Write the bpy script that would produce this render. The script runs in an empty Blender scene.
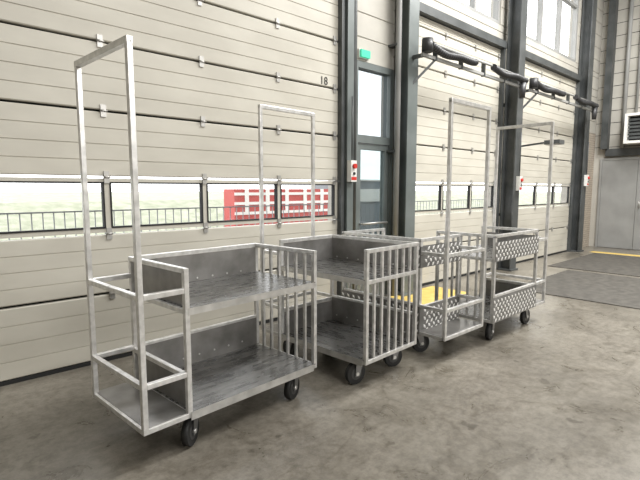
import bpy, bmesh, math, random
from mathutils import Vector, Matrix
random.seed(4)
sc = bpy.context.scene
sc.view_settings.view_transform = 'Standard'
COL = sc.collection

# ------------------------------------------------------------ materials
def newmat(name):
    m = bpy.data.materials.new(name); m.use_nodes = True
    nt = m.node_tree; b = nt.nodes['Principled BSDF']
    return m, nt, b
def plain(name, col, rough=.5, metal=0.0, emis=0):
    m, nt, b = newmat(name)
    b.inputs['Base Color'].default_value = (*col, 1)
    b.inputs['Roughness'].default_value = rough
    b.inputs['Metallic'].default_value = metal
    if emis:
        b.inputs['Emission Color'].default_value = (*col, 1)
        b.inputs['Emission Strength'].default_value = emis
    return m
def noisy(name, c1, c2, scale=5, rough=(.4,.6), metal=0, bump=0, stretch=(1,1,1), detail=6, lo=.35, hi=.65):
    m, nt, b = newmat(name); N = nt.nodes; L = nt.links
    tc = N.new('ShaderNodeTexCoord'); mp = N.new('ShaderNodeMapping')
    mp.inputs['Scale'].default_value = stretch
    L.new(tc.outputs['Object'], mp.inputs['Vector'])
    n = N.new('ShaderNodeTexNoise'); n.inputs['Scale'].default_value = scale; n.inputs['Detail'].default_value = detail
    L.new(mp.outputs[0], n.inputs['Vector'])
    r = N.new('ShaderNodeValToRGB')
    r.color_ramp.elements[0].position = lo; r.color_ramp.elements[1].position = hi
    r.color_ramp.elements[0].color = (*c1, 1); r.color_ramp.elements[1].color = (*c2, 1)
    L.new(n.outputs['Fac'], r.inputs[0]); L.new(r.outputs[0], b.inputs['Base Color'])
    mr = N.new('ShaderNodeMapRange'); mr.inputs['To Min'].default_value = rough[0]; mr.inputs['To Max'].default_value = rough[1]
    L.new(n.outputs['Fac'], mr.inputs['Value']); L.new(mr.outputs[0], b.inputs['Roughness'])
    b.inputs['Metallic'].default_value = metal
    if bump:
        bp = N.new('ShaderNodeBump'); bp.inputs['Strength'].default_value = bump; bp.inputs['Distance'].default_value = .01
        L.new(n.outputs['Fac'], bp.inputs['Height']); L.new(bp.outputs[0], b.inputs['Normal'])
    return m
M = {}
M['panel'] = noisy('door_panel_cream', (.49,.465,.40), (.56,.535,.465), 1.6, (.4,.55), stretch=(1,1,2.5))
M['seam'] = plain('rubber_seam', (.015,.015,.015), .8)
M['alu'] = plain('aluminium', (.45,.44,.42), .4, .7)
M['wall'] = noisy('wall_cladding', (.41,.39,.345), (.48,.46,.41), 2, (.5,.7))
M['dark'] = noisy('dark_steel', (.055,.06,.06), (.09,.095,.095), 4, (.4,.6), .2)
M['teal'] = noisy('green_grey_steel', (.125,.145,.142), (.17,.19,.186), 3, (.3,.45), .1)
M['greypaint'] = noisy('grey_paint', (.24,.24,.23), (.30,.30,.29), 2, (.4,.6))
M['galv'] = noisy('galvanised_tube', (.58,.575,.56), (.78,.77,.755), 18, (.26,.4), .6, .02)
M['sheet'] = noisy('steel_sheet', (.19,.185,.175), (.32,.31,.30), 5, (.25,.38), .55, .02)
M['deck'] = noisy('worn_deck', (.065,.065,.063), (.18,.177,.17), 6, (.18,.38), .5, .02, stretch=(1,4,1))
M['lip'] = noisy('deck_edge', (.45,.445,.43), (.65,.64,.62), 9, (.25,.4), .6)
M['rubber'] = plain('black_rubber', (.012,.012,.012), .6)
M['hub'] = plain('caster_fork_steel', (.25,.25,.25), .4, .7)
M['hub2'] = plain('caster_hub_dark', (.06,.06,.06), .4, .3)
M['hose'] = plain('black_hose', (.03,.03,.032), .45)
M['white'] = plain('white_paint', (.75,.74,.7), .5)
M['red'] = plain('red_plastic', (.55,.03,.02), .4)
M['redwall'] = plain('red_cladding', (.42,.07,.06), .6)
M['greywall'] = plain('grey_building', (.22,.24,.26), .6)
M['yellow'] = noisy('yellow_paint', (.60,.42,.10), (.70,.52,.16), 8, (.5,.7))
M['exit'] = plain('exit_green', (.04,.45,.27), .4, 0, .7)
M['ceil'] = noisy('ceiling_paint', (.3,.29,.27), (.35,.34,.32), 2)
M['mat'] = noisy('floor_mat', (.055,.05,.043), (.10,.093,.08), 9, (.6,.8))
M['grass'] = noisy('pale_grass', (.21,.225,.155), (.32,.33,.25), 3, (.8,.9))
M['road'] = noisy('pavement', (.32,.31,.30), (.38,.37,.36), 3, (.8,.9))
M['fence'] = plain('fence_steel', (.24,.25,.26), .6)
M['bump'] = plain('tread_lug', (.9,.89,.87), .3, .3)

def glass(name, tint, fac):
    m = bpy.data.materials.new(name); m.use_nodes = True; nt = m.node_tree; nt.nodes.clear()
    o = nt.nodes.new('ShaderNodeOutputMaterial'); t = nt.nodes.new('ShaderNodeBsdfTransparent')
    t.inputs[0].default_value = (*tint, 1)
    g = nt.nodes.new('ShaderNodeBsdfGlossy'); g.inputs['Roughness'].default_value = .05
    mx = nt.nodes.new('ShaderNodeMixShader'); mx.inputs[0].default_value = fac
    nt.links.new(t.outputs[0], mx.inputs[1]); nt.links.new(g.outputs[0], mx.inputs[2]); nt.links.new(mx.outputs[0], o.inputs[0])
    return m
M['glass'] = glass('window_glass', (.98,.98,.98), .04)
M['darkglass'] = glass('tinted_glass', (.56,.60,.60), .08)
M['midglass'] = glass('transom_glass', (.60,.62,.63), .05)
M['tread'] = noisy('tread_plate', (.17,.168,.16), (.24,.235,.23), 8, (.3,.45), .4)

def concrete():
    m, nt, b = newmat('concrete_floor'); N = nt.nodes; L = nt.links
    tc = N.new('ShaderNodeTexCoord')
    def noise(s, d, r, dist=0):
        n = N.new('ShaderNodeTexNoise'); n.inputs['Scale'].default_value = s; n.inputs['Detail'].default_value = d
        n.inputs['Roughness'].default_value = r; n.inputs['Distortion'].default_value = dist
        L.new(tc.outputs['Object'], n.inputs['Vector']); return n
    def ramp(src, p0, p1, c0, c1):
        r = N.new('ShaderNodeValToRGB'); e = r.color_ramp.elements
        e[0].position=p0; e[1].position=p1; e[0].color=(*c0,1); e[1].color=(*c1,1); L.new(src, r.inputs[0]); return r
    def mul(a, bb, f):
        mx = N.new('ShaderNodeMix'); mx.data_type='RGBA'; mx.blend_type='MULTIPLY'; mx.inputs[0].default_value=f
        L.new(a, mx.inputs[6]); L.new(bb, mx.inputs[7]); return mx.outputs[2]
    n1 = noise(.7, 10, .62, .3); n2 = noise(14, 10, .8); n3 = noise(3.0, 8, .7, .8)
    r1 = ramp(n1.outputs['Fac'], .32,.68,(.155,.14,.115),(.31,.285,.24))
    r2 = ramp(n2.outputs['Fac'], .36,.58,(.48,.465,.44),(1,1,1))
    r3 = ramp(n3.outputs['Fac'], .36,.50,(.55,.53,.49),(1,1,1))
    c = mul(mul(r1.outputs[0], r2.outputs[0], .8), r3.outputs[0], .65)
    n5 = noise(4.5, 4, .55); r5 = ramp(n5.outputs['Fac'], .66,.70,(1,1,1),(.5,.48,.45)); c = mul(c, r5.outputs[0], .8)
    # scuffs : stretched noise
    mp = N.new('ShaderNodeMapping'); mp.inputs['Scale'].default_value=(.8,7,1); mp.inputs['Rotation'].default_value=(0,0,.5)
    L.new(tc.outputs['Object'], mp.inputs['Vector'])
    n6 = N.new('ShaderNodeTexNoise'); n6.inputs['Scale'].default_value=2.2; n6.inputs['Detail'].default_value=7; n6.inputs['Roughness'].default_value=.7
    L.new(mp.outputs[0], n6.inputs['Vector']); r6 = ramp(n6.outputs['Fac'], .34,.44,(.72,.70,.67),(1,1,1)); c = mul(c, r6.outputs[0], .7)
    v = N.new('ShaderNodeTexVoronoi'); v.feature='DISTANCE_TO_EDGE'; v.inputs['Scale'].default_value=.3
    nd = noise(1.1, 5, .55); ad = N.new('ShaderNodeVectorMath'); ad.operation='MULTIPLY_ADD'
    L.new(nd.outputs['Color'], ad.inputs[0]); ad.inputs[1].default_value=(.6,.6,.6); L.new(tc.outputs['Object'], ad.inputs[2]); L.new(ad.outputs[0], v.inputs['Vector'])
    rc = ramp(v.outputs['Distance'], 0,.0014,(.6,.57,.53),(1,1,1))
    c = mul(c, rc.outputs[0], .5)
    L.new(c, b.inputs['Base Color'])
    mr = N.new('ShaderNodeMapRange'); mr.inputs['To Min'].default_value = .16; mr.inputs['To Max'].default_value = .46
    L.new(n3.outputs['Fac'], mr.inputs['Value']); L.new(mr.outputs[0], b.inputs['Roughness'])
    bp = N.new('ShaderNodeBump'); bp.inputs['Strength'].default_value = .08; bp.inputs['Distance'].default_value = .01
    L.new(n2.outputs['Fac'], bp.inputs['Height']); L.new(bp.outputs[0], b.inputs['Normal'])
    return m
M['concrete'] = concrete()
def brickmat():
    m, nt, b = newmat('brick'); N = nt.nodes; L = nt.links
    tc = N.new('ShaderNodeTexCoord'); mp = N.new('ShaderNodeMapping'); mp.inputs['Rotation'].default_value = (math.radians(90),0,0)
    L.new(tc.outputs['Object'], mp.inputs['Vector'])
    t = N.new('ShaderNodeTexBrick'); t.inputs['Scale'].default_value = 4.5
    t.inputs['Color1'].default_value = (.42,.36,.29,1); t.inputs['Color2'].default_value = (.36,.31,.25,1); t.inputs['Mortar'].default_value = (.2,.18,.16,1)
    L.new(mp.outputs[0], t.inputs['Vector']); L.new(t.outputs['Color'], b.inputs['Base Color']); b.inputs['Roughness'].default_value = .8
    return m
M['brick'] = brickmat()

# ------------------------------------------------------------ mesh builder
class MB:
    def __init__(s): s.bm = bmesh.new(); s.mats = []
    def mi(s, k):
        if k not in s.mats: s.mats.append(k)
        return s.mats.index(k)
    def box(s, a, b, k):
        i = s.mi(k); x0,y0,z0 = [min(a[j],b[j]) for j in range(3)]; x1,y1,z1 = [max(a[j],b[j]) for j in range(3)]
        v = [s.bm.verts.new(p) for p in ((x0,y0,z0),(x1,y0,z0),(x1,y1,z0),(x0,y1,z0),(x0,y0,z1),(x1,y0,z1),(x1,y1,z1),(x0,y1,z1))]
        for f in ((3,2,1,0),(4,5,6,7),(0,1,5,4),(1,2,6,5),(2,3,7,6),(3,0,4,7)):
            s.bm.faces.new([v[j] for j in f]).material_index = i
    def bar(s, p, q, w, k, h=None):
        p = Vector(p); q = Vector(q); d = (q-p); L = d.length; i = s.mi(k); h = h or w
        m = Matrix.Translation((p+q)/2) @ d.to_track_quat('Z','Y').to_matrix().to_4x4() @ Matrix.Diagonal((w,h,L,1))
        g = bmesh.ops.create_cube(s.bm, size=1, matrix=m)
        for f in {f for v in g['verts'] for f in v.link_faces}: f.material_index = i
    def cyl(s, p, q, r, k, seg=20, r2=None, smooth=True):
        p = Vector(p); q = Vector(q); d = q-p; i = s.mi(k)
        m = Matrix.Translation((p+q)/2) @ d.to_track_quat('Z','Y').to_matrix().to_4x4()
        g = bmesh.ops.create_cone(s.bm, cap_ends=True, segments=seg, radius1=r, radius2=r if r2 is None else r2, depth=d.length, matrix=m)
        for f in {f for v in g['verts'] for f in v.link_faces}:
            f.material_index = i; f.smooth = smooth and len(f.verts) == 4
    def lug(s, c, u, n, a, bq, h, k):
        i = s.mi(k); c=Vector(c); u=Vector(u); n=Vector(n); w=n.cross(u)
        base=[s.bm.verts.new(p) for p in (c+u*a, c+w*bq, c-u*a, c-w*bq)]; t=s.bm.verts.new(c+n*h)
        for j in range(4): s.bm.faces.new([base[j],base[(j+1)%4],t]).material_index=i
    def tube(s, pts, rad, k, seg=12):
        i = s.mi(k); rings = []
        n = len(pts)
        for j,p in enumerate(pts):
            p = Vector(p); t = Vector(pts[min(j+1,n-1)]) - Vector(pts[max(j-1,0)]); q = t.to_track_quat('Z','Y')
            r = rad(j) if callable(rad) else rad
            rings.append([s.bm.verts.new(p + q @ Vector((r*math.cos(2*math.pi*a/seg), r*math.sin(2*math.pi*a/seg), 0))) for a in range(seg)])
        for a,b in zip(rings, rings[1:]):
            for c in range(seg):
                f = s.bm.faces.new([a[c],a[(c+1)%seg],b[(c+1)%seg],b[c]]); f.material_index = i; f.smooth = True
        for r in (rings[0][::-1], rings[-1]): s.bm.faces.new(r).material_index = i
    def extrude_x(s, prof, x0, x1, k):
        i = s.mi(k); A = [s.bm.verts.new((x0,y,z)) for y,z in prof]; B = [s.bm.verts.new((x1,y,z)) for y,z in prof]; n = len(prof)
        for j in range(n):
            s.bm.faces.new([A[j],B[j],B[(j+1)%n],A[(j+1)%n]]).material_index = i
        s.bm.faces.new(A).material_index = i; s.bm.faces.new(B[::-1]).material_index = i
    def done(s, name, parent=None, bevel=0, recalc=True):
        if recalc: bmesh.ops.recalc_face_normals(s.bm, faces=s.bm.faces)
        me = bpy.data.meshes.new(name); s.bm.to_mesh(me); s.bm.free()
        for k in s.mats: me.materials.append(M[k])
        o = bpy.data.objects.new(name, me); COL.objects.link(o)
        if parent: o.parent = parent
        if bevel:
            b = o.modifiers.new('bevel','BEVEL'); b.width = bevel; b.segments = 2; b.limit_method = 'ANGLE'
        return o
def empty(name, loc=(0,0,0), rot=0):
    e = bpy.data.objects.new(name, None); e.location = loc; e.rotation_euler = (0,0,rot); e.empty_display_size = .2
    COL.objects.link(e); return e

# ------------------------------------------------------------ room
WY = 4.18; XE = 13.5; H = 7.0; XW = -5.0; YF = -8.0
b = MB(); b.box((XW-.3,YF-.3,-.2),(XE+.3,WY+.3,0),'concrete'); b.done('floor')
b = MB(); b.box((XW-.3,YF-.3,H),(XE+.3,WY+.3,H+.2),'ceil'); b.done('ceiling')
b = MB(); b.box((XW-.3,YF,0),(XW,WY+.2,H),'wall'); b.done('wall_left')
b = MB(); b.box((XW,YF-.3,0),(XE,YF,H),'wall'); b.done('wall_front')

DT1 = 4.95; DT = 3.98; ZW0, ZW1 = 4.40, 6.5
SEAMS = [0.02,.60,1.12,1.60,2.15,2.71,3.27,3.83]
DOORS = [(-.50,4.12,[.44,1.36,2.28,3.20],DT1,SEAMS+[4.39]), (5.60,8.20,[6.46,7.34],DT,SEAMS), (9.02,11.90,[9.98,10.94],DT,SEAMS)]
def clad(b, x0, x1, z0, z1, k='wall', pitch=.30):
    prof = [(WY+.2,z0)]
    z = z0; prof.append((WY+.012,z0))
    while z < z1-.001:
        zt = min(z+pitch, z1)
        prof += [(WY, z+.012),(WY, max(zt-.012,z+.013)),(WY+.012, zt)]
        z = zt
    prof.append((WY+.2,z1))
    b.extrude_x(prof, x0, x1, k)
DOORTOP = 3.12
b = MB()
clad(b, XW, -.55, 0, H)
clad(b, 4.17, 4.42, 0, DT1)
clad(b, 4.42, 5.20, DOORTOP, DT1)
clad(b, 5.20, 5.55, 0, DT1)
clad(b, 8.25, 8.97, 0, DT)
clad(b, 11.95, 12.3, 0, DT)
clad(b, -.55, 5.55, DT1, H)
clad(b, 5.55, XE, DT, ZW0)
for x0,x1 in ((5.55,5.7),(8.20,9.0),(11.9,XE)):
    clad(b, x0, x1, ZW0, ZW1)
clad(b, 5.55, XE, ZW1, H)
clad(b, 12.3, XE, 2.9, DT)
b.box((12.3,WY,0),(XE,WY+.2,2.9),'brick')
b.done('wall_back')

for n,(x0,x1) in enumerate(((5.7,8.20),(9.0,11.9)),1):
    e = empty('window_%d'%n)
    b = MB(); w = .06
    b.box((x0,WY+.02,ZW0),(x1,WY+.12,ZW0+w),'greypaint'); b.box((x0,WY+.02,ZW1-w),(x1,WY+.12,ZW1),'greypaint')
    k = 3
    for i in range(k+1):
        x = x0+w/2+(x1-x0-w)*i/k; b.box((x-w/2,WY+.02,ZW0+w),(x+w/2,WY+.12,ZW1-w),'greypaint')
    b.box((x0,WY+.03,5.6),(x1,WY+.11,5.66),'greypaint')
    b.done('frame', e)
    b = MB(); b.box((x0+.01,WY+.065,ZW0+.01),(x1-.01,WY+.075,ZW1-.01),'glass'); b.done('pane', e)

def sectional_door(n, x0, x1, div, DT, seams):
    e = empty('door_%d'%n)
    b = MB(); Y = WY-.02
    b.box((x0,Y+.05,1.62),(x1,Y+.06,DT),'seam'); b.box((x0,Y+.05,0.0),(x1,Y+.06,1.11),'seam')
    b.box((x0,Y-.005,0),(x1,Y+.045,.03),'seam')
    zs = seams+[DT]
    for j in range(len(zs)-1):
        z0 = zs[j]+.010; z1 = zs[j+1]-.010
        if j == 0: z0 = .035
        if j == 2:
            b.box((x0,Y,z0),(x1,Y+.045,z0+.035),'panel'); b.box((x0,Y,z1-.03),(x1,Y+.045,z1),'panel')
            xs = [x0]+div+[x1]
            for i,x in enumerate(xs):
                xa = x if i==0 else x-.022; xb = x if i==len(xs)-1 else x+.022
                if i==0: xb = x+.05
                if i==len(xs)-1: xa = x-.05
                b.box((xa,Y,z0+.035),(xb,Y+.045,z1-.03),'panel')
            for i in range(len(xs)-1):
                a = xs[i]+(.05 if i==0 else .022); c = xs[i+1]-(.05 if i==len(xs)-2 else .022)
                za = z0+.035; zb = z1-.03; r=.014
                b.box((a,Y-.006,za),(c,Y+.04,za+r),'seam'); b.box((a,Y-.006,zb-r),(c,Y+.04,zb),'seam')
                b.box((a,Y-.006,za+r),(a+r,Y+.04,zb-r),'seam'); b.box((c-r,Y-.006,za+r),(c,Y+.04,zb-r),'seam')
            continue
        prof = [(Y+.045,z0),(Y+.006,z0),(Y,z0+.008)]
        k = 4; g = .0045
        for i in range(1,k):
            zc = z0+(z1-z0)*i/k; prof += [(Y,zc-g),(Y+.007,zc-.001),(Y+.007,zc+.001),(Y,zc+g)]
        prof += [(Y,z1-.008),(Y+.006,z1),(Y+.045,z1)]
        b.extrude_x(prof, x0, x1, 'panel')
    b.done('panels', e)
    g = MB(); g.box((x0+.03,Y+.02,1.14),(x1-.03,Y+.026,1.58),'glass'); g.done('glazing', e)
    h = MB()
    for z in seams[1:]:
        for x in div+[x0+.06,x1-.06]:
            h.box((x-.022,Y-.012,z-.05),(x+.022,Y-.001,z+.05),'alu')
            h.cyl((x-.03,Y-.016,z),(x+.03,Y-.016,z),.009,'alu',10)
    h.done('hinges', e)
    t = MB()
    for xa,xb in ((x0-.05,x0+.0),(x1,x1+.05)):
        t.box((xa,Y-.07,0),(xb,Y+.018,DT),'dark')
    t.box((x0-.05,Y-.09,DT),(x1+.05,Y+.018,DT+.12),'dark')
    t.done('track', e)
for i,(a,c,d,dt,sm) in enumerate(DOORS,1): sectional_door(i,a,c,d,dt,sm)

cu = bpy.data.curves.new('door_number_sign','FONT'); cu.body = '18'; cu.size = .13; cu.extrude = .001
o = bpy.data.objects.new('door_number_sign', cu); COL.objects.link(o); o.location = (3.82,WY-.024,2.735); o.rotation_euler = (math.radians(90),0,0)
cu.materials.append(M['seam'])

e = empty('door_4'); b = MB(); x0,x1 = 4.42,5.20; Y0,Y1 = WY-.02,WY+.10
b.box((x0,Y0,0),(x0+.07,Y1,DOORTOP),'teal'); b.box((x1-.07,Y0,0),(x1,Y1,DOORTOP),'teal')
b.box((x0+.07,Y0,DOORTOP-.08),(x1-.07,Y1,DOORTOP),'teal'); b.box((x0+.07,Y0,2.10),(x1-.07,Y1,2.20),'teal')
b.done('frame', e)
b = MB(); a,c = x0+.075,x1-.075
b.box((a,Y0+.02,.02),(a+.07,Y1-.03,2.09),'teal'); b.box((c-.07,Y0+.02,.02),(c,Y1-.03,2.09),'teal')
b.box((a+.07,Y0+.02,.02),(c-.07,Y1-.03,.25),'teal'); b.box((a+.07,Y0+.02,2.02),(c-.07,Y1-.03,2.09),'teal')
b.cyl((a+.06,Y0-.03,1.04),(c-.06,Y0-.03,1.04),.015,'alu')
b.cyl((a+.06,Y0-.03,1.04),(a+.06,Y0+.02,1.04),.012,'alu'); b.cyl((c-.06,Y0-.03,1.04),(c-.06,Y0+.02,1.04),.012,'alu')
b.done('leaf', e)
b = MB(); b.box((a+.06,Y0+.05,.24),(c-.06,Y0+.055,2.03),'darkglass'); b.box((a,Y0+.05,2.19),(c,Y0+.055,DOORTOP-.07),'midglass'); b.done('glazing', e)

b = MB(); b.box((4.50,WY-.06,3.165),(4.67,WY-.03,3.255),'exit'); b.box((4.49,WY-.03,3.155),(4.68,WY,3.265),'white'); b.done('exit_sign')

def column(name, x0, x1, y0, y1, k='teal'):
    b = MB(); t=.025
    b.box((x0,y0,0),(x1,y0+t,H-.01),k); b.box((x0,y1-t,0),(x1,y1,H-.01),k)
    xm = (x0+x1)/2; b.box((xm-.012,y0+t,0),(xm+.012,y1-t,H-.01),k)
    b.box((x0-.03,y0-.03,0),(x1+.03,y1,.03),k)
    for z in (1,3,5): b.box((xm-.05,y1,z),(xm+.05,WY,z+.05),k)
    return b.done(name, bevel=.003)
column('steel_column', 5.22,5.44,3.93,4.16)
column('steel_column', 8.27,8.50,3.84,4.08,'dark')
column('steel_column', 12.0,12.25,3.93,4.16,'dark')
def pipe(x,y,r,k,name):
    b = MB(); b.cyl((x,y,0),(x,y,H-.01),r,k)
    for z in (.6,2,3.4,4.8): b.box((x-r-.01,y-.01,z),(x+r+.01,WY-.001,z+.03),'dark')
    b.done(name)
pipe(5.14,4.04,.04,'greypaint','downpipe'); pipe(8.72,4.02,.05,'dark','downpipe'); pipe(4.36,4.12,.04,'dark','conduit_pipe')
b = MB(); b.box((4.19,4.06,0),(4.30,4.178,H-.01),'teal'); b.done('trim_2')

def ctrl(x,y,z):
    b = MB(); b.box((x-.05,y,z-.13),(x+.05,y+.07,z+.13),'white')
    b.cyl((x,y+.002,z+.06),(x,y-.03,z+.06),.03,'red',16); b.cyl((x,y+.002,z-.03),(x,y-.012,z-.03),.018,'seam',12); b.box((x-.045,y-.003,z-.11),(x+.045,y,z-.07),'red')
    b.cyl((x,y+.035,z+.12),(x,y+.035,z+.9),.01,'dark',8)
    b.done('door_control_box')
ctrl(4.235,3.985,1.72); ctrl(8.39,3.765,1.60)
ctrl(12.12,3.855,1.7)

def boom(xa, xb):
    e = empty('hose_boom')
    b = MB(); y=3.76; z=3.26
    b.bar((xa,y,z),(xb,y,z),.04,'greypaint'); b.cyl((xa+.3,y-.03,z+.16),(xb-.1,y-.03,z+.16),.016,'greypaint',10)
    b.bar((xa+.04,3.95,z-.35),(xa+.30,y,z-.02),.03,'dark'); b.bar((xa+.04,3.95,z+.0),(xa+.04,y,z),.045,'dark')
    for i in range(5):
        x = xa+.3+(xb-xa-.4)*i/4; b.box((x-.015,y-.03,z-.03),(x+.015,y+.03,z+.17),'dark')
    b.done('rail', e)
    def hose(x0,x1,sag,name):
        h = MB(); n = int((x1-x0)/.012); pts=[]
        for j in range(n+1):
            t=j/n; zz = z+.12 - sag*math.sin(math.pi*t) + .012*math.cos(t*10)
            pts.append((x0+(x1-x0)*t, y-.06+.01*math.sin(t*7), zz))
        h.tube(pts, lambda j: .052 if j%4<2 else .042, 'hose', 12); h.done(name, e)
    L = xb-xa
    hose(xa+.10, xa+.42*L, .04, 'hose_near'); hose(xa+.60*L, xb-.02, .025, 'hose_far')
    h = MB(); h.cyl((xa+.06,y-.04,z+.03),(xa+.06,y-.04,z+.20),.075,'hose'); h.cyl((xb-.15,y-.05,z-.2),(xb-.15,y-.05,z+.05),.045,'hose',16,.065); h.done('nozzles', e)
boom(5.28,8.30); boom(8.55,11.95)
b = MB(); b.bar((8.62,4.17,2.26),(8.62,3.45,2.32),.03,'dark'); b.box((8.54,3.20,2.28),(8.76,3.46,2.35),'dark'); b.box((8.56,3.22,2.27),(8.74,3.44,2.28),'white'); b.done('dock_lamp')

# end wall
b = MB()
b.box((XE,YF,0),(XE+.2,WY+.2,H),'wall')
for z in [2.55+.3*i for i in range(15)]:
    b.box((XE-.004,YF,z),(XE,WY,z+.012),'seam')
b.done('wall_right')
b = MB(); b.box((XE-.12,YF,2.32),(XE-.005,3.9,2.50),'dark'); b.done('trim_1')
e = empty('door_5'); b = MB(); y0,y1=2.35,4.02
b.box((XE-.05,y1-.05,0),(XE-.005,y1,2.28),'greypaint'); b.box((XE-.05,y0,0),(XE-.005,y0+.05,2.28),'greypaint'); b.box((XE-.05,y0+.05,2.22),(XE-.005,y1-.05,2.28),'greypaint')
b.box((XE-.04,y0+.055,.01),(XE-.005,(y0+y1)/2-.004,2.215),'greypaint'); b.box((XE-.04,(y0+y1)/2+.004,.01),(XE-.005,y1-.055,2.215),'greypaint')
b.cyl((XE-.09,3.1,1.05),(XE-.09,3.1,1.2),.012,'alu',10); b.bar((XE-.09,3.1,1.06),(XE-.04,3.1,1.06),.015,'alu'); b.bar((XE-.09,3.1,1.19),(XE-.04,3.1,1.19),.015,'alu')
b.done('leaves', e)
b = MB(); hy0,hy1,hz0,hz1=2.55,3.42,2.58,3.28
b.box((XE-.5,hy0,hz0),(XE-.01,hy1,hz0+.06),'white'); b.box((XE-.5,hy0,hz1-.06),(XE-.01,hy1,hz1),'white')
b.box((XE-.5,hy0,hz0+.06),(XE-.01,hy0+.06,hz1-.06),'white'); b.box((XE-.5,hy1-.06,hz0+.06),(XE-.01,hy1,hz1-.06),'white'); b.box((XE-.30,hy0+.06,hz0+.06),(XE-.01,hy1-.06,hz1-.06),'seam')
for i in range(6): b.bar((XE-.42,hy0+.06,hz0+.13+.085*i),(XE-.42,hy1-.06,hz0+.13+.085*i),.012,'dark',.05)
b.done('unit_heater')
b = MB()
for y in (3.55,3.30): b.cyl((XE-.08,y,2.5 if y>3.43 else 3.3),(XE-.08,y,H-.01),.045 if y>3.4 else .03,'greypaint')
b.box((XE-.2,3.85,2.5),(XE-.01,4.0,H-.01),'dark')
b.done('service_pipes')

b = MB(); b.box((12.2,-3,0.0),(12.45,3.75,.003),'yellow'); b.done('floor_marking_line')
b = MB(); b.box((4.15,3.42,0.0),(6.1,4.05,.003),'yellow'); b.done('floor_marking_line')
b = MB(); b.box((6.8,-1.4,0.0),(9.15,3.15,.012),'mat'); b.done('floor_mat', bevel=.004)
b = MB(); b.box((9.35,-1.4,0.0),(12.05,3.6,.012),'mat'); b.done('floor_mat', bevel=.004)

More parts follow.
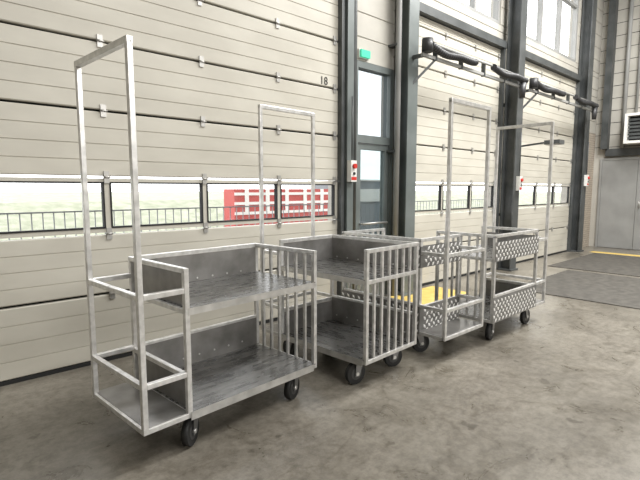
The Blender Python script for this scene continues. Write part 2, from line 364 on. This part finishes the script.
# ------------------------------------------------------------ carts
def cart(x, y, deg, tread=False, sw=(0,0,0,0), LEN=1.24, WD=.66):
    BAY=.28
    e = empty('warehouse_roll_cart', (x,y,0), math.radians(deg))
    P = 'sheet'
    T = .03; r = T/2; ZB=.215; ZU=.82; ZR=1.05; ZT=2.22
    f = MB(); B = lambda p,q,w=T: f.bar(p,q,w,'galv')
    y0,y1 = r, WD-r; xt = r; xp = BAY; xg = LEN-r
    B((xt,y0,ZB-r),(xt,y0,ZT)); B((xt,y1,ZB-r),(xt,y1,ZT)); B((xt,y0-r,ZT),(xt,y1+r,ZT),.034)
    for z in (.46,.94):
        B((xt,y0+r,z),(xt,y1-r,z)); B((xt+r,y0,z),(xp-r,y0,z)); B((xt+r,y1,z),(xp-r,y1,z))
    for yy in (y0,y1): B((xt,yy,ZB),(xg,yy,ZB))
    for xx in (xt,xp,(xp+xg)/2,xg): B((xx,y0+r,ZB),(xx,y1-r,ZB))
    for xx,yy in ((xp,y0),(xp,y1),(xg,y0),(xg,y1)): B((xx,yy,ZB-r),(xx,yy,ZR))
    B((xp,y0-r,ZR),(xp,y1+r,ZR)); B((xp,y1,ZR),(xg,y1,ZR)); B((xg,y0-r,ZR),(xg,y1+r,ZR))
    B((xp,y0,ZU),(xg,y0,ZU)); B((xp,y1,ZU),(xg,y1,ZU)); B((xp,y0,ZU),(xp,y1,ZU)); B((xg,y0,ZU),(xg,y1,ZU))
    B((xp,y0,.44),(xp,y1,.44)); B((xp,y1,.46),(xg,y1,.46))
    f.done('frame', e, .003)
    g = MB()
    for i in range(1,7):
        yy = y0+(y1-y0)*i/7; g.bar((xg,yy,ZB),(xg,yy,ZR),.02,'galv',.02)
    g.done('gate_bars', e, .002)
    s = MB(); t=.003
    tz = ZR-.055 if tread else ZR-r
    s.box((xp+r,y1-r-t,ZU),(xg-r,y1-r,tz),P); s.box((xp+r,y1-r-t,ZB+r),(xg-r,y1-r,.455),P)
    s.box((xp+r,y0+r,ZU),(xp+r+t,y1-r-t,tz),P); s.box((xp+r,y0+r,ZB+r),(xp+r+t,y1-r-t,.44-r),P)
    ZZ = ((ZU-.015,ZR-.055),(ZB-.01,.455))
    if tread:
        for za,zb in ZZ:
            s.box((xp-r,y1+r,za),(xg+r,y1+r+t,zb),'tread')
            s.box((xp-r-t,y0-r,za),(xp-r,y1+r,zb),'tread')
    for i in range(7):
        xx = xp+.08+i*.13
        for z in (ZU+.04,.29): s.cyl((xx,y1-r-t,z),(xx,y1-r-t-.004,z),.007,'galv',8)
    s.done('side_panels', e)
    if tread:
        l = MB(); px=.074; pz=.037
        for za,zb in ZZ:
            nx = int((xg-xp+2*r)/px); nz = int((zb-za)/pz); ny = int(WD/px)
            for j in range(nz):
                sg = 1 if j%2 else -1
                for i in range(nx):
                    l.lug((xp-r+px*(i+.35+.5*(j%2)), y1+r+t, za+pz*(j+.6)), Vector((1,0,sg)).normalized(), (0,1,0), .026,.014,.004,'bump')
                for i in range(ny):
                    l.lug((xp-r-t, y0-r+px*(i+.35+.5*(j%2)), za+pz*(j+.6)), Vector((0,1,sg)).normalized(), (-1,0,0), .026,.014,.004,'bump')
        l.done('tread_lugs', e, recalc=False)
    d = MB()
    d.box((xp+.002,y0-r-.001,ZU+r),(xg-.002,y1-r-.004,ZU+r+.004),'deck')
    d.box((xp+.002,y0-r-.002,ZU-.022),(xg-.02,y0-r+.001,ZU+r+.004),'lip')
    d.box((xp+.002,y0-r-.001,ZB+r),(xg-.002,y1-r-.004,ZB+r+.004),'deck')
    d.box((xp+.002,y0-r-.002,ZB-.03),(xg-.02,y0-r+.001,ZB+r+.004),'lip')
    d.box((xt+.002,y0-.005,ZB+r),(xp-.006,y1+.005,ZB+r+.003),'sheet')
    d.done('decks', e)
    for n,(cx,cy) in enumerate(((BAY+.06,.09),(BAY+.06,WD-.09),(LEN-.15,.09),(LEN-.15,WD-.09))):
        a = math.radians(sw[n]); R=.085
        c = MB()
        dx,dy = math.cos(a),math.sin(a); nx,ny=-dy,dx
        ox,oy = cx-.03*dx, cy-.03*dy
        P3 = lambda u,v,z:(ox+dx*u+nx*v, oy+dy*u+ny*v, z)
        c.cyl(P3(0,-.02,R),P3(0,.02,R),R,'rubber',32); c.cyl(P3(0,-.0215,R),P3(0,.0215,R),R*.58,'hub2',24); c.cyl(P3(0,-.036,R),P3(0,.036,R),.014,'galv',12)
        for v in (-.03,.03):
            i = c.mi('hub')
            q=[P3(-.02,v-.002,R-.02),P3(.02,v-.002,R-.02),P3(.065,v-.002,.186),P3(-.01,v-.002,.186)]
            q2=[P3(-.02,v+.002,R-.02),P3(.02,v+.002,R-.02),P3(.065,v+.002,.186),P3(-.01,v+.002,.186)]
            A=[c.bm.verts.new(p) for p in q]; Bv=[c.bm.verts.new(p) for p in q2]
            c.bm.faces.new(A).material_index=i; c.bm.faces.new(Bv[::-1]).material_index=i
            for j in range(4): c.bm.faces.new([A[j],Bv[j],Bv[(j+1)%4],A[(j+1)%4]]).material_index=i
        c.cyl((cx,cy,.180),(cx,cy,.192),.04,'hub',20)
        c.box((cx-.05,cy-.045,.191),(cx+.05,cy+.045,.1995),'hub')
        c.done('caster_%d'%(n+1), e)
    return e
cart(.89,2.34,4, sw=(35,10,20,-15), LEN=1.32, WD=.69)
cart(2.43,3.45,-87, sw=(0,0,80,70), WD=.68)
cart(4.06,2.12,90, tread=True, sw=(90,70,0,10))
cart(5.44,2.76,180, tread=True, sw=(0,0,170,190))

# ------------------------------------------------------------ outside
b = MB(); b.box((-12,WY+.32,-.25),(60,70,-.05),'road'); b.done('ground_outside')
b = MB(); b.extrude_x([(14,-.06),(18,1.05),(24,1.15),(34,1.3),(34,-.06)], -12, 60,'grass'); b.done('grass_bank')
b = MB()
for i in range(150):
    x=-4+i*.13; b.cyl((x,7.0,-.05),(x,7.0,1.20),.008,'fence',6)
for z in (.1,1.19): b.bar((-4,7.0,z),(15.5,7.0,z),.02,'fence')
b.done('fence_railing')
b = MB()
X0=6.3
b.box((X0,10.0,.2),(X0+4.0,10.5,1.50),'redwall')
for z in (.85,1.10,1.34): b.box((X0,9.985,z),(X0+4.0,10.0,z+.07),'white')
for i in range(6): b.box((X0+.3+i*.65,9.98,.9),(X0+.42+i*.65,9.99,1.5),'white')
for i in range(5): b.box((X0+.1+i*.92,10.1,-.06),(X0+.2+i*.92,10.4,.2),'greywall')
b.done('red_trailer')
b = MB(); b.box((10.6,10.0,-.06),(12.6,12.0,1.75),'greywall'); b.box((10.5,9.95,1.75),(12.7,12.05,1.80),'white'); b.box((10.9,9.98,1.1),(12.3,10.0,1.5),'white'); b.done('grey_outbuilding')

# ------------------------------------------------------------ light
w = bpy.data.worlds.new('overcast_sky'); sc.world = w; w.use_nodes = True
w.node_tree.nodes['Background'].inputs[0].default_value = (.97,.985,1,1); w.node_tree.nodes['Background'].inputs[1].default_value = 3.8
def area(name, loc, size, power, col=(1,.99,.97), target=None):
    l = bpy.data.lights.new(name,'AREA'); l.shape='RECTANGLE'; l.size=size[0]; l.size_y=size[1]; l.energy=power; l.color=col
    o = bpy.data.objects.new(name,l); COL.objects.link(o); o.location=loc
    if target: o.rotation_euler = (Vector(target)-Vector(loc)).to_track_quat('-Z','Y').to_euler()
area('ceiling_fill_lamp',(3.5,-1.0,6.9),(6,1.5),340)  # fill lamp added under the unseen ceiling, which has no skylight opening
area('ceiling_fill_lamp',(8.5,1.0,6.9),(5,1.5),980)  # stronger ceiling fill, added to brighten the floor on the right
area('rear_fill_lamp',(4,-7.7,5),(10,2.2),620,(1,.99,.97),(4,4,1))  # added fill from behind the camera; the front wall has no windows

# ------------------------------------------------------------ camera
th = math.radians(47.4); p = math.atan(51/465)
F = Vector((math.cos(th)*math.cos(p), math.sin(th)*math.cos(p), -math.sin(p)))
R = Vector((math.sin(th), -math.cos(th), 0)); U = R.cross(F)
cam = bpy.data.cameras.new('camera'); cam.sensor_width=36; cam.lens = 465/640*36
co = bpy.data.objects.new('camera', cam); COL.objects.link(co)
m = Matrix((R,U,-F)).transposed().to_4x4(); m.translation = (0,0,1.5); co.matrix_world = m
sc.camera = co
